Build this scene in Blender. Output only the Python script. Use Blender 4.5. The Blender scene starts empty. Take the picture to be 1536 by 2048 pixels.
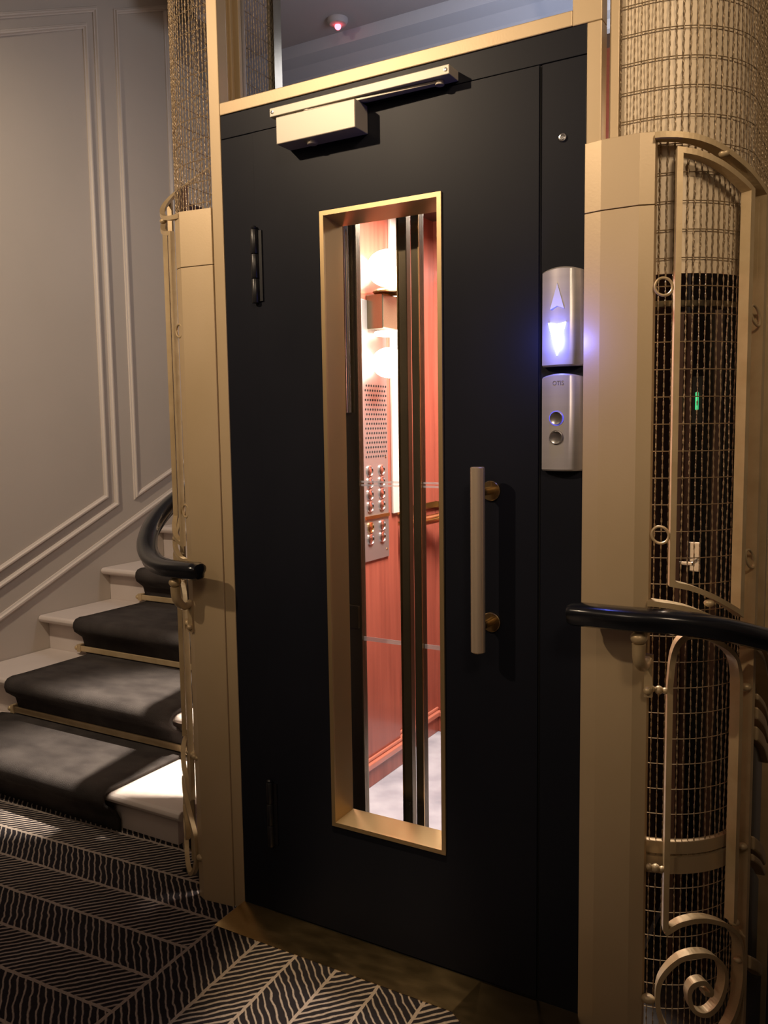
import bpy, bmesh, math, random
from math import sin, cos, pi, radians, sqrt, atan2
from mathutils import Vector, Matrix

random.seed(4)
SC = bpy.context.scene
COL = SC.collection
PI = pi

# ------------------------------------------------------------------ camera
def setup_camera():
    f, yaw, pit, roll = 1708.3, -0.5275, -0.0981, -0.0144
    fw = Vector((sin(yaw) * cos(pit), cos(yaw) * cos(pit), sin(pit)))
    r0 = Vector((cos(yaw), -sin(yaw), 0))
    u0 = r0.cross(fw)
    r = r0 * cos(roll) + u0 * sin(roll)
    u = u0 * cos(roll) - r0 * sin(roll)
    cam = bpy.data.cameras.new('camera')
    o = bpy.data.objects.new('camera', cam)
    COL.objects.link(o)
    m = Matrix((r, u, -fw)).transposed().to_4x4()
    m.translation = Vector((1.4582, -1.7174, 1.3052))
    o.matrix_world = m
    cam.sensor_fit = 'VERTICAL'
    cam.sensor_height = 36.0
    cam.lens = f / 2048 * 36.0
    cam.clip_start = 0.02
    SC.camera = o
setup_camera()

# ------------------------------------------------------------------ world, lights, exposure
SC.view_settings.view_transform = 'Standard'
SC.view_settings.look = 'None'
SC.view_settings.exposure = 0.0
SC.view_settings.gamma = 1.0
SC.view_settings.use_curve_mapping = False
SC.cycles.use_denoising = True
SC.cycles.max_bounces = 8
SC.cycles.transparent_max_bounces = 16
SC.cycles.sample_clamp_indirect = 4.0
SC.cycles.caustics_reflective = False
SC.cycles.caustics_refractive = False

wd = bpy.data.worlds.new('world')
SC.world = wd
wd.use_nodes = True
wd.node_tree.nodes['Background'].inputs[0].default_value = (0.9, 0.75, 0.6, 1)
wd.node_tree.nodes['Background'].inputs[1].default_value = 0.02

def light(name, kind, loc, power, color, size=0.1, target=None, angle=40, blend=0.3):
    l = bpy.data.lights.new(name, kind)
    l.energy = power
    l.color = color
    if kind == 'AREA':
        l.size = size
    else:
        l.shadow_soft_size = size
    if kind == 'SPOT':
        l.spot_size = radians(angle)
        l.spot_blend = blend
    o = bpy.data.objects.new(name, l)
    COL.objects.link(o)
    o.location = loc
    if target is not None:
        o.rotation_euler = (Vector(target) - Vector(loc)).to_track_quat('-Z', 'Y').to_euler()
    return o

WARM = (1.0, 0.76, 0.52)
light('landing_spot', 'SPOT', (-1.0, -2.5, 3.20), 325, WARM, 0.05, (0.1, 0.0, 2.45), 70, 1.0)
light('landing_light', 'SPOT', (2.4, -2.5, 3.2), 175, WARM, 0.3, (1.1, 0.0, 2.35), 64, 1.0)
light('stair_fill', 'SPOT', (-0.9, -0.9, 3.1), 190, (1.0, 0.82, 0.62), 0.08, (-1.87, 0.9, 1.3), 92, 1.0)  # added fill for the stair wall and steps
light('hall_fill', 'POINT', (0.6, -3.1, 2.6), 19, (1.0, 0.80, 0.60), 0.3)  # fill added to lift the dim floor and lower gold
light('sill_downlight', 'SPOT', (0.6, -0.75, 3.3), 260, (1.0, 0.75, 0.45), 0.03, (0.42, -0.16, 0), 13, 0.7)
light('upper_well_fill', 'POINT', (0.2, 1.5, 2.75), 26, (0.84, 0.88, 1.0), 0.2)  # added cool point that brightens the soffit and cornice
light('step_patch_spot', 'SPOT', (-0.19, 0.335, 1.75), 560, (1.0, 0.88, 0.74), 0.012, (-0.60, 0.32, 0.14), 54, 0.6)  # added spot, throws the bright patch onto the lowest steps
light('car_ceiling_light', 'AREA', (0.42, 0.85, 2.06), 100, (1.0, 0.88, 0.76), 0.5, (0.42, 0.85, 0))

# ------------------------------------------------------------------ materials
def mat(name, base, rough=0.5, metal=0.0, spec=0.5, emit=None, estr=0.0, coat=0.0):
    m = bpy.data.materials.new(name)
    m.use_nodes = True
    b = m.node_tree.nodes['Principled BSDF']
    b.inputs['Base Color'].default_value = (*base, 1)
    b.inputs['Roughness'].default_value = rough
    b.inputs['Metallic'].default_value = metal
    b.inputs['Specular IOR Level'].default_value = spec
    b.inputs['Coat Weight'].default_value = coat
    b.inputs['Coat Roughness'].default_value = 0.08
    if emit:
        b.inputs['Emission Color'].default_value = (*emit, 1)
        b.inputs['Emission Strength'].default_value = estr
    return m

def bsdf(m):
    return m.node_tree.nodes['Principled BSDF']

def vary(m, c0, c1, scale=(8, 8, 8), detail=4, bump=0.0, lo=0.3, hi=0.7, rough_var=None, bscale=None):
    """noise-driven colour variation and optional bump"""
    nt = m.node_tree
    tc = nt.nodes.new('ShaderNodeTexCoord')
    mp = nt.nodes.new('ShaderNodeMapping')
    mp.inputs['Scale'].default_value = scale
    nz = nt.nodes.new('ShaderNodeTexNoise')
    nz.inputs['Scale'].default_value = 1.0
    nz.inputs['Detail'].default_value = detail
    rp = nt.nodes.new('ShaderNodeValToRGB')
    rp.color_ramp.elements[0].position = lo
    rp.color_ramp.elements[1].position = hi
    rp.color_ramp.elements[0].color = (*c0, 1)
    rp.color_ramp.elements[1].color = (*c1, 1)
    nt.links.new(tc.outputs['Object'], mp.inputs[0])
    nt.links.new(mp.outputs[0], nz.inputs['Vector'])
    nt.links.new(nz.outputs['Fac'], rp.inputs[0])
    nt.links.new(rp.outputs[0], bsdf(m).inputs['Base Color'])
    if rough_var:
        mr = nt.nodes.new('ShaderNodeMapRange')
        mr.inputs['To Min'].default_value, mr.inputs['To Max'].default_value = rough_var
        nt.links.new(nz.outputs['Fac'], mr.inputs[0])
        nt.links.new(mr.outputs[0], bsdf(m).inputs['Roughness'])
    if bump:
        n2 = nt.nodes.new('ShaderNodeTexNoise')
        n2.inputs['Scale'].default_value = bscale or 200
        nt.links.new(tc.outputs['Object'], n2.inputs['Vector'])
        bp = nt.nodes.new('ShaderNodeBump')
        bp.inputs['Strength'].default_value = bump
        bp.inputs['Distance'].default_value = 0.002
        nt.links.new(n2.outputs['Fac'], bp.inputs['Height'])
        nt.links.new(bp.outputs[0], bsdf(m).inputs['Normal'])
    return m

M = {}
M['gold'] = vary(mat('gold_paint', (0.5, 0.38, 0.23), 0.42, 0.25), (0.49, 0.365, 0.21), (0.53, 0.40, 0.245), (5, 5, 3), 5, 0.05, rough_var=(0.38, 0.46))
M['gold_wire'] = mat('gold_wire', (0.33, 0.24, 0.14), 0.45, 0.3)
M['gold_iron'] = vary(mat('gold_iron', (0.5, 0.37, 0.21), 0.42, 0.3), (0.44, 0.32, 0.17), (0.53, 0.40, 0.23), (20, 20, 20), 4, 0.08)
M['black'] = vary(mat('black_lacquer', (0.012, 0.013, 0.017), 0.32, 0, 0.10), (0.0095, 0.0105, 0.0155), (0.0125, 0.0135, 0.0195), (3, 3, 2), 4, rough_var=(0.33, 0.42))
M['black_iron'] = mat('black_hinge_paint', (0.01, 0.01, 0.012), 0.35)
M['rail_black'] = mat('handrail_black', (0.008, 0.009, 0.012), 0.22, 0, 0.5, coat=0.3)
M['brass'] = vary(mat('polished_brass', (0.72, 0.52, 0.26), 0.2, 1.0), (0.66, 0.47, 0.22), (0.78, 0.58, 0.30), (12, 12, 12), 4, rough_var=(0.14, 0.26))
M['bronze_lining'] = mat('bronze_lining', (0.55, 0.39, 0.20), 0.33, 0.75)
M['sill_brass'] = vary(mat('worn_brass', (0.60, 0.43, 0.20), 0.28, 1.0), (0.50, 0.36, 0.17), (0.64, 0.47, 0.24), (14, 40, 14), 6, 0.02, rough_var=(0.14, 0.30))
M['handle'] = mat('handle_metal', (0.86, 0.70, 0.52), 0.27, 0.72)
M['chrome'] = mat('chrome', (0.8, 0.8, 0.8), 0.15, 1.0)
M['silver'] = vary(mat('satin_silver', (0.50, 0.47, 0.47), 0.38, 0.55), (0.48, 0.45, 0.45), (0.52, 0.49, 0.49), (3, 3, 60), 2)
M['fascia'] = mat('fascia_paint', (0.76, 0.62, 0.43), 0.45, 0.05)
M['closer'] = mat('closer_champagne', (0.50, 0.445, 0.36), 0.42, 0.2)
M['dark_gap'] = mat('dark_gap', (0.004, 0.004, 0.004), 0.8)
M['wall'] = vary(mat('wall_paint', (0.40, 0.36, 0.33), 0.75), (0.43, 0.375, 0.32), (0.47, 0.41, 0.355), (1.2, 1.2, 1.2), 3, 0.04, bscale=90)
M['mould'] = mat('moulding_paint', (0.56, 0.49, 0.43), 0.55)
M['ceil'] = mat('ceiling_paint', (0.40, 0.36, 0.35), 0.8)
M['cornice'] = mat('cornice_paint', (0.42, 0.43, 0.46), 0.7)
M['stone'] = vary(mat('white_stone', (0.68, 0.60, 0.55), 0.45), (0.54, 0.465, 0.42), (0.58, 0.505, 0.46), (6, 6, 6), 5)
M['runner'] = vary(mat('runner_carpet', (0.06, 0.05, 0.045), 0.95, 0, 0.1), (0.038, 0.032, 0.030), (0.066, 0.056, 0.051), (9, 14, 9), 6, 0.9, bscale=420)
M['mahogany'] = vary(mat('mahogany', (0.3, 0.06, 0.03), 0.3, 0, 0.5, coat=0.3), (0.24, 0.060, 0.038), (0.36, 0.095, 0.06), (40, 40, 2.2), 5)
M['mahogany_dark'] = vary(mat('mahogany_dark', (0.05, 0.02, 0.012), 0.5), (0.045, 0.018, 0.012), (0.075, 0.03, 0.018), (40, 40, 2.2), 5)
M['mahogany_mould'] = mat('mahogany_moulding', (0.5, 0.17, 0.11), 0.22, 0, 0.6, coat=0.5)
M['car_floor'] = vary(mat('car_floor', (0.4, 0.4, 0.44), 0.6), (0.26, 0.26, 0.30), (0.46, 0.46, 0.50), (9, 9, 9), 6)
M['bronze'] = vary(mat('dark_bronze', (0.16, 0.13, 0.08), 0.25, 0.8), (0.13, 0.105, 0.065), (0.2, 0.165, 0.105), (20, 20, 3), 4)
M['steel'] = mat('grey_steel', (0.45, 0.42, 0.40), 0.35, 0.8)
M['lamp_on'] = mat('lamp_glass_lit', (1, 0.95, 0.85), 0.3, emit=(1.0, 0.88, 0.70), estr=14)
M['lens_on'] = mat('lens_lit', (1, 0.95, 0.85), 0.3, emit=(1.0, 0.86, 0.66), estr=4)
M['ceiling_on'] = mat('car_ceiling_lit', (0.9, 0.85, 0.8), 0.5, emit=(1.0, 0.88, 0.74), estr=3)
M['arrow_off'] = mat('arrow_unlit', (0.62, 0.62, 0.72), 0.4, emit=(0.7, 0.72, 1.0), estr=0.06)  # unlit arrow with a faint glow of its own mixed in
M['arrow_on'] = mat('arrow_lit', (0.8, 0.85, 1.0), 0.4, emit=(0.33, 0.42, 1.0), estr=16)
M['ring_blue'] = mat('button_halo', (0.1, 0.1, 0.7), 0.4, emit=(0.12, 0.12, 1.0), estr=0.9)
M['red_led'] = mat('red_led', (1, 0.1, 0.1), 0.4, emit=(1.0, 0.08, 0.10), estr=14)
M['green_led'] = mat('green_led', (0.1, 1, 0.4), 0.4, emit=(0.05, 0.9, 0.35), estr=0.7)
M['letter'] = mat('pressed_letters', (0.16, 0.14, 0.14), 0.5)
M['frost'] = mat('frosted_strip', (0.75, 0.72, 0.75), 0.6)
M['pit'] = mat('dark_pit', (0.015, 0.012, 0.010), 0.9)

def glass_mat(name, tint, gloss=0.07):
    m = bpy.data.materials.new(name)
    m.use_nodes = True
    nt = m.node_tree
    nt.nodes.remove(nt.nodes['Principled BSDF'])
    out = nt.nodes['Material Output']
    tr = nt.nodes.new('ShaderNodeBsdfTransparent')
    tr.inputs[0].default_value = (*tint, 1)
    gl = nt.nodes.new('ShaderNodeBsdfGlossy')
    gl.inputs['Roughness'].default_value = 0.03
    lw = nt.nodes.new('ShaderNodeLayerWeight')
    lw.inputs[0].default_value = gloss
    mx = nt.nodes.new('ShaderNodeMixShader')
    nt.links.new(lw.outputs['Fresnel'], mx.inputs[0])
    nt.links.new(tr.outputs[0], mx.inputs[1])
    nt.links.new(gl.outputs[0], mx.inputs[2])
    nt.links.new(mx.outputs[0], out.inputs[0])
    return m
M['glass'] = glass_mat('clear_glass', (0.96, 0.96, 0.97), 0.1)
M['transom_glass'] = glass_mat('transom_glass', (0.80, 0.82, 0.88), 0.15)

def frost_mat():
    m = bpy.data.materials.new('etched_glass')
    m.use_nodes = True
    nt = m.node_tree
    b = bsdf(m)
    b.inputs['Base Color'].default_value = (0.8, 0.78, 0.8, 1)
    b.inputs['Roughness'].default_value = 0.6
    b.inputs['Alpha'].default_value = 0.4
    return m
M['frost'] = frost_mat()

def chevron_carpet():
    m = mat('chevron_carpet', (0.03, 0.03, 0.03), 0.95, 0, 0.1)
    nt = m.node_tree
    L = nt.links.new
    def mt(op, a, b=None, c=None):
        n = nt.nodes.new('ShaderNodeMath')
        n.operation = op
        for i, v in enumerate((a, b, c)):
            if v is None:
                continue
            if isinstance(v, (int, float)):
                n.inputs[i].default_value = v
            else:
                L(v, n.inputs[i])
        return n.outputs[0]
    tc = nt.nodes.new('ShaderNodeTexCoord')
    sp = nt.nodes.new('ShaderNodeSeparateXYZ')
    L(tc.outputs['Object'], sp.inputs[0])
    def noise(scale, amp):
        n = nt.nodes.new('ShaderNodeTexNoise')
        n.inputs['Scale'].default_value = scale
        n.inputs['Detail'].default_value = 2
        L(tc.outputs['Object'], n.inputs['Vector'])
        return mt('MULTIPLY', mt('SUBTRACT', n.outputs['Fac'], 0.5), amp)
    dx = mt('ADD', sp.outputs[0], 0.02)
    dy = mt('ADD', sp.outputs[1], 0.10)
    c, s = cos(radians(3)), sin(radians(3))
    u = mt('ADD', mt('MULTIPLY', dx, c), mt('MULTIPLY', dy, s))
    v = mt('SUBTRACT', mt('MULTIPLY', dy, c), mt('MULTIPLY', dx, s))
    u = mt('ADD', u, noise(22, 0.008))
    v = mt('ADD', v, noise(22.5, 0.008))
    left = mt('LESS_THAN', u, 0.0)
    sl = mt('DIVIDE', mt('SUBTRACT', v, 0.155), 0.131)      # band number left of the seam
    sr = mt('DIVIDE', mt('SUBTRACT', u, 0.145), 0.119)      # right of it
    sr = mt('ADD', mt('MINIMUM', mt('DIVIDE', u, 0.145), 1.0), mt('MAXIMUM', sr, 0.0))
    sel = mt('ADD', mt('MULTIPLY', sl, left), mt('MULTIPLY', sr, mt('SUBTRACT', 1.0, left)))
    fl = mt('FLOOR', sel)
    par = mt('FLOORED_MODULO', fl, 2.0)
    # left bands: -1 -> B, 0 -> A ; right bands: 0 -> B, 1 -> A
    isB = mt('ADD', mt('MULTIPLY', par, left), mt('MULTIPLY', mt('SUBTRACT', 1.0, par), mt('SUBTRACT', 1.0, left)))
    sgn = mt('SUBTRACT', mt('MULTIPLY', isB, 2.0), 1.0)     # +1 : lines along (-1,1)
    wob = noise(26, 0.013)
    t = mt('ADD', mt('ADD', u, mt('MULTIPLY', v, sgn)), wob)
    ph = mt('FRACT', mt('DIVIDE', t, 0.0235))
    d = mt('ABSOLUTE', mt('SUBTRACT', ph, 0.5))
    line = mt('SMOOTH_MIN', 1.0, mt('MAXIMUM', 0.0, mt('DIVIDE', mt('SUBTRACT', mt('SUBTRACT', 0.235, mt('MULTIPLY', isB, 0.06)), d), 0.10)), 0.05)
    fr = mt('FRACT', sel)
    e = mt('MINIMUM', fr, mt('SUBTRACT', 1.0, fr))
    edge = mt('LESS_THAN', e, 0.035)
    edge2 = mt('LESS_THAN', mt('ABSOLUTE', u), 0.005)
    allm = mt('MINIMUM', 1.0, mt('MAXIMUM', line, mt('MAXIMUM', edge, edge2)))
    nz = nt.nodes.new('ShaderNodeTexNoise')
    nz.inputs['Scale'].default_value = 300
    L(tc.outputs['Object'], nz.inputs['Vector'])
    allm = mt('MULTIPLY', allm, mt('ADD', 0.55, mt('MULTIPLY', nz.outputs['Fac'], 0.7)))
    mx = nt.nodes.new('ShaderNodeMix')
    mx.data_type = 'RGBA'
    mx.inputs['A'].default_value = (0.022, 0.019, 0.022, 1)
    mx.inputs['B'].default_value = (0.44, 0.36, 0.30, 1)
    L(allm, mx.inputs['Factor'])
    L(mx.outputs['Result'], bsdf(m).inputs['Base Color'])
    bp = nt.nodes.new('ShaderNodeBump')
    bp.inputs['Strength'].default_value = 0.6
    bp.inputs['Distance'].default_value = 0.003
    L(mt('ADD', nz.outputs['Fac'], allm), bp.inputs['Height'])
    L(bp.outputs[0], bsdf(m).inputs['Normal'])
    return m
M['carpet'] = chevron_carpet()

# ------------------------------------------------------------------ mesh helpers
def V(*a):
    return Vector(a)

def new():
    return bmesh.new()

def box(bm, x0, x1, y0, y1, z0, z1):
    vs = [bm.verts.new((x, y, z)) for x in (x0, x1) for y in (y0, y1) for z in (z0, z1)]
    for f in ((0, 1, 3, 2), (4, 6, 7, 5), (0, 4, 5, 1), (2, 3, 7, 6), (0, 2, 6, 4), (1, 5, 7, 3)):
        bm.faces.new([vs[i] for i in f])
    return vs

def prism(bm, poly, ax, a0, a1):
    """extrude a 2D polygon along axis ax (0:x 1:y 2:z); poly holds the two other coordinates in order"""
    def pt(q, a):
        c = list(q)
        c.insert(ax, a)
        return c
    A = [bm.verts.new(pt(q, a0)) for q in poly]
    B = [bm.verts.new(pt(q, a1)) for q in poly]
    n = len(poly)
    bm.faces.new(A)
    bm.faces.new(list(reversed(B)))
    for i in range(n):
        bm.faces.new((A[i], B[i], B[(i + 1) % n], A[(i + 1) % n]))

def sweep(bm, pts, prof, up=V(0, 0, 1), closed=False, caps=True, frames=None):
    """sweep a 2D profile (side, up) along points"""
    n = len(pts)
    rings = []
    for i, p in enumerate(pts):
        if frames:
            side, upv = frames[i]
        else:
            if closed:
                t = pts[(i + 1) % n] - pts[i - 1]
            else:
                t = pts[min(i + 1, n - 1)] - pts[max(i - 1, 0)]
            t.normalize()
            side = t.cross(up)
            if side.length < 1e-5:
                side = t.cross(V(1, 0, 0))
            side.normalize()
            upv = side.cross(t)
        pr = prof[i] if isinstance(prof[0][0], (list, tuple)) else prof
        rings.append([bm.verts.new(p + side * a + upv * b) for a, b in pr])
    k = len(rings[0])
    m = n if closed else n - 1
    for i in range(m):
        A, B = rings[i], rings[(i + 1) % n]
        for j in range(k):
            bm.faces.new((A[j], B[j], B[(j + 1) % k], A[(j + 1) % k]))
    if caps and not closed:
        bm.faces.new(list(reversed(rings[0])))
        bm.faces.new(rings[-1])

def circ(r, n=8, ph=0.0):
    return [(r * cos(2 * PI * i / n + ph), r * sin(2 * PI * i / n + ph)) for i in range(n)]

def tube(bm, pts, r, n=8, up=V(0, 0, 1), closed=False):
    pts = [Vector(p) for p in pts]
    if isinstance(r, (list, tuple)):
        prof = [circ(q, n) for q in r]
    else:
        prof = circ(r, n)
    sweep(bm, pts, prof, up, closed)

def rod(bm, a, b, r, n=12):
    a, b = Vector(a), Vector(b)
    d = (b - a).normalized()
    up = V(0, 0, 1) if abs(d.z) < 0.9 else V(0, 1, 0)
    tube(bm, [a, b], r, n, up)

def ball(bm, c, r, seg=16, sq=(1, 1, 1)):
    mtx = Matrix.Translation(c) @ Matrix.Diagonal((r * sq[0], r * sq[1], r * sq[2], 1))
    bmesh.ops.create_uvsphere(bm, u_segments=seg, v_segments=max(6, seg // 2), radius=1.0, matrix=mtx)

def disc_lathe(bm, c, axis, prof, n=24):
    """lathe profile [(r, h)] about axis through c"""
    axis = Vector(axis).normalized()
    a = axis.orthogonal().normalized()
    b = axis.cross(a)
    rings = []
    for r, h in prof:
        if r < 1e-6:
            rings.append([bm.verts.new(Vector(c) + axis * h)])
        else:
            rings.append([bm.verts.new(Vector(c) + axis * h + (a * cos(2 * PI * i / n) + b * sin(2 * PI * i / n)) * r) for i in range(n)])
    for A, B in zip(rings, rings[1:]):
        for i in range(n):
            j = (i + 1) % n
            if len(A) == 1 and len(B) == 1:
                continue
            if len(A) == 1:
                bm.faces.new((A[0], B[i], B[j]))
            elif len(B) == 1:
                bm.faces.new((A[i], B[0], A[j]))
            else:
                bm.faces.new((A[i], B[i], B[j], A[j]))

def obj(name, bm, m, parent=None, bevel=0.0, smooth=False, label=None, seg=2):
    bmesh.ops.recalc_face_normals(bm, faces=bm.faces[:])
    me = bpy.data.meshes.new(name)
    bm.to_mesh(me)
    bm.free()
    me.materials.append(M[m] if isinstance(m, str) else m)
    if smooth:
        for p in me.polygons:
            p.use_smooth = True
    o = bpy.data.objects.new(name, me)
    COL.objects.link(o)
    if parent is not None:
        o.parent = parent
        o.matrix_parent_inverse = inv(parent)
    if bevel:
        md = o.modifiers.new('bevel', 'BEVEL')
        md.width = bevel
        md.segments = seg
        md.limit_method = 'ANGLE'
    if smooth:
        try:
            me.set_sharp_from_angle(angle=radians(40))
        except Exception:
            pass
    if label:
        o['label'] = label
    return o

def inv(parent):
    w = Matrix.Translation(parent.location)
    if parent.parent is not None:
        w = Matrix.Translation(parent.parent.location) @ parent.matrix_parent_inverse @ w
    return w.inverted()

def thing(name, label, cat, loc, group=None):
    o = bpy.data.objects.new(name, None)
    COL.objects.link(o)
    o.location = loc
    o.empty_display_size = 0.1
    o['label'] = label
    o['category'] = cat
    if group:
        o['group'] = group
    return o

def tag(o, label, cat, group=None):
    o['label'] = label
    o['category'] = cat
    if group:
        o['group'] = group
    return o

def struct(name, bm, m, label=None, **kw):
    o = obj(name, bm, m, **kw)
    o['kind'] = 'structure'
    if label:
        o['label'] = label
    return o

def interp(tab, x):
    if x <= tab[0][0]:
        return tab[0][1]
    for (a, p), (b, q) in zip(tab, tab[1:]):
        if x <= b:
            return p + (q - p) * (x - a) / (b - a)
    (a, p), (b, q) = tab[-2], tab[-1]
    return q + (q - p) / (b - a) * (x - b)

def smooth_path(pts, n=8, closed=False):
    """Catmull-Rom through 2D points"""
    out = []
    N = len(pts)
    rng = N if closed else N - 1
    for i in range(rng):
        if closed:
            p0, p1, p2, p3 = pts[i - 1], pts[i], pts[(i + 1) % N], pts[(i + 2) % N]
        else:
            p0, p1, p2, p3 = pts[max(i - 1, 0)], pts[i], pts[i + 1], pts[min(i + 2, N - 1)]
        for k in range(n):
            t = k / n
            out.append(tuple(0.5 * ((2 * b) + (c - a) * t + (2 * a - 5 * b + 4 * c - d) * t * t + (3 * b - a - 3 * c + d) * t ** 3)
                             for a, b, c, d in zip(p0, p1, p2, p3)))
    if not closed:
        out.append(tuple(pts[-1]))
    return out

# ------------------------------------------------------------------ the setting
bm = new()
box(bm, -1.87, 3.2, -3.6, 0.0, -0.12, 0.0)
box(bm, -1.87, -0.30, 0.0, 2.25, -0.12, 0.0)
box(bm, -0.30, -0.165, 0.0, 0.07, -0.12, 0.0)
struct('floor', bm, 'carpet', 'landing floor in dark carpet with cream chevron stripes')
bm = new(); box(bm, -0.30, 1.25, 0.0, 2.25, -0.5, -0.02)
struct('floor_shaft', bm, 'pit', 'dark floor of the lift shaft')
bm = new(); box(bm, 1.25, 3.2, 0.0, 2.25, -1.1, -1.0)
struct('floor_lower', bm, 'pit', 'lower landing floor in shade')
bm = new(); box(bm, -1.99, -1.87, -3.6, 2.35, -0.12, 3.7)
struct('wall_left', bm, 'wall', 'taupe stairwell wall with raked panel mouldings')
bm = new(); box(bm, -1.99, 3.3, 2.25, 2.37, -1.1, 3.7)
struct('wall_back', bm, 'wall')
bm = new(); box(bm, 3.2, 3.32, -3.6, 2.35, -1.1, 3.7)
struct('wall_right', bm, 'wall')
bm = new(); box(bm, -1.99, 3.3, -3.72, -3.6, -0.12, 3.7)
struct('wall_front', bm, 'wall')
bm = new(); box(bm, -1.99, 3.3, -3.72, 2.35, 3.7, 3.8)
struct('ceiling', bm, 'ceil')
bm = new(); box(bm, -1.45, 3.2, 1.55, 2.25, 3.27, 3.45)
box(bm, -1.87, -1.45, 1.87, 2.25, 3.27, 3.45)
struct('ceiling_soffit', bm, 'ceil', 'brown-grey soffit seen up through the transom')
bm = new()
prism(bm, [(2.25, 3.03), (2.22, 3.045), (2.215, 3.085), (2.17, 3.10), (2.165, 3.15), (2.12, 3.19), (2.06, 3.215), (2.05, 3.27), (2.25, 3.27)], 0, -1.868, 3.2)
struct('trim_1', bm, 'cornice', 'stepped grey cornice seen through the transom')

# raked panel mouldings on the left wall (y, z) on the plane x = -1.87
def mould(bm, pts, w=0.026, d=0.016, closed=False):
    P = [V(-1.87, y, z) for y, z in pts]
    n = len(P)
    rows = []
    for i, p in enumerate(P):
        if closed or 0 < i < n - 1:
            a = (P[i] - P[i - 1]).normalized()
            b = (P[(i + 1) % n] - P[i]).normalized()
        elif i == 0:
            a = b = (P[1] - P[0]).normalized()
        else:
            a = b = (P[i] - P[i - 1]).normalized()
        na = V(0, -a.z, a.y); nb = V(0, -b.z, b.y)
        m_ = (na + nb).normalized()
        k = 1 / max(0.3, m_.dot(na))
        rows.append([bm.verts.new(p + m_ * (s * w * k) + V(h * d, 0, 0)) for s, h in
                     ((-0.5, 0), (-0.42, 0.45), (-0.22, 0.5), (-0.12, 1), (0.15, 1), (0.3, 0.55), (0.5, 0.4), (0.5, 0))])
    m = n if closed else n - 1
    for i in range(m):
        A, B = rows[i], rows[(i + 1) % n]
        for j in range(len(A) - 1):
            bm.faces.new((A[j], B[j], B[j + 1], A[j + 1]))
RK = 0.445
bm = new()
def frame_pts(y0, y1, zb1, zt1):
    return [(y0, zb1 - RK * (y1 - y0)), (y1, zb1), (y1, zt1), (y0, zt1 - RK * (y1 - y0))]
mould(bm, frame_pts(-1.4, 1.25, 0.985, 3.215), closed=True)
mould(bm, frame_pts(-1.45, 1.315, 0.943, 3.315), closed=True)
struct('trim_2', bm, 'mould', 'raked double panel moulding on the left wall')
bm = new()
mould(bm, frame_pts(1.445, 2.2, 0.985 + 0.195 + 0.13, 3.49 + 0.2), closed=True)
struct('trim_3', bm, 'mould', 'second raked panel moulding beside the shaft')
bm = new()
mould(bm, [(1.79, 1.36), (1.79, 3.49)])
struct('trim_4', bm, 'mould')
bm = new()
mould(bm, [(-0.6, 0.497 - RK * 1.224), (2.25, 0.497 + RK * 1.626)], w=0.034)
struct('baseboard_left', bm, 'mould', 'raked skirting moulding above the steps')

# ------------------------------------------------------------------ stairs
ST_Z = [0.14, 0.305, 0.47, 0.635, 0.80]
ST_R = [0.185, 0.50, 0.875, 1.25, 1.63]
ST_E = [-0.36, -0.36, -0.36, -0.36, -0.36]
step_labels = [
    'lowest white stone stair step, its right end in bright light beside the railing',
    'second white stone stair step from the floor, mostly under the grey runner',
    'third white stone stair step from the floor, bare left end against the wall',
    'fourth white stone stair step from the floor, partly behind the curled handrail',
    'fifth white stone stair step, highest one glimpsed through the loop of the handrail']
for i in range(5):
    z, y = ST_Z[i], ST_R[i]
    zb = 0.0 if i == 0 else ST_Z[i - 1]
    y1 = (ST_R[i + 1] if i < 4 else 2.2)
    t = thing('stair_step', step_labels[i], 'step', (-1.1, y, 0), 'white stone steps of the winding stair')
    bm = new()
    xs0 = -1.868
    nos = y - 0.05
    xe = ST_E[i]
    # tread slab with bull-nose front and right end returned
    prof = [(nos + 0.006, z - 0.034), (nos - 0.004, z - 0.026), (nos - 0.009, z - 0.016), (nos - 0.005, z - 0.005), (nos + 0.006, z), (y1, z), (y1, z - 0.034)]
    prism(bm, prof, 0, xs0, xe)
    obj('tread', bm, 'stone', t, bevel=0.004)
    bm = new()
    box(bm, xs0, xe - 0.06, y, y1, (0.0 if i == 0 else zb - 0.03), z - 0.034)
    obj('riser', bm, 'stone', t)

# one continuous runner laid over the steps
bm = new()
XL = [-1.66, -1.57, -1.60, -1.60, -1.60]
XR = [-0.665, -0.665, -0.655, -0.655, -0.655]
path = []   # (y, z, xl, xr)
th_ = 0.018
path.append((ST_R[0] - th_ - 0.006, 0.001, XL[0], XR[0]))
for i in range(5):
    z, y = ST_Z[i], ST_R[i]
    nos = y - 0.05
    zlow = (0.0 if i == 0 else ST_Z[i - 1])
    path += [(y - th_ - 0.004, zlow + 0.03, XL[i], XR[i]),
             (y - th_ - 0.020, z - 0.075, XL[i], XR[i]),
             (nos - 0.030, z - 0.042, XL[i], XR[i]),
             (nos - 0.037, z - 0.020, XL[i], XR[i]),
             (nos - 0.033, z + 0.000, XL[i], XR[i]),
             (nos - 0.020, z + 0.013, XL[i], XR[i]),
             (nos + 0.002, z + th_, XL[i], XR[i]),
             (nos + 0.05, z + th_ - 0.002, XL[i], XR[i])]
    if i < 4:
        yn = ST_R[i + 1]
        path += [(yn - th_ - 0.022, z + th_ - 0.003, XL[i], XR[i]), (yn - th_ - 0.006, z + th_ - 0.001, XL[i + 1], XR[i + 1])]
    else:
        path += [(2.2, z + th_, XL[i], XR[i])]
rows = []
for (y, z, xl, xr) in path:
    n = 14
    rows.append([bm.verts.new((xl + (xr - xl) * k / n, y, z)) for k in range(n + 1)])
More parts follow.
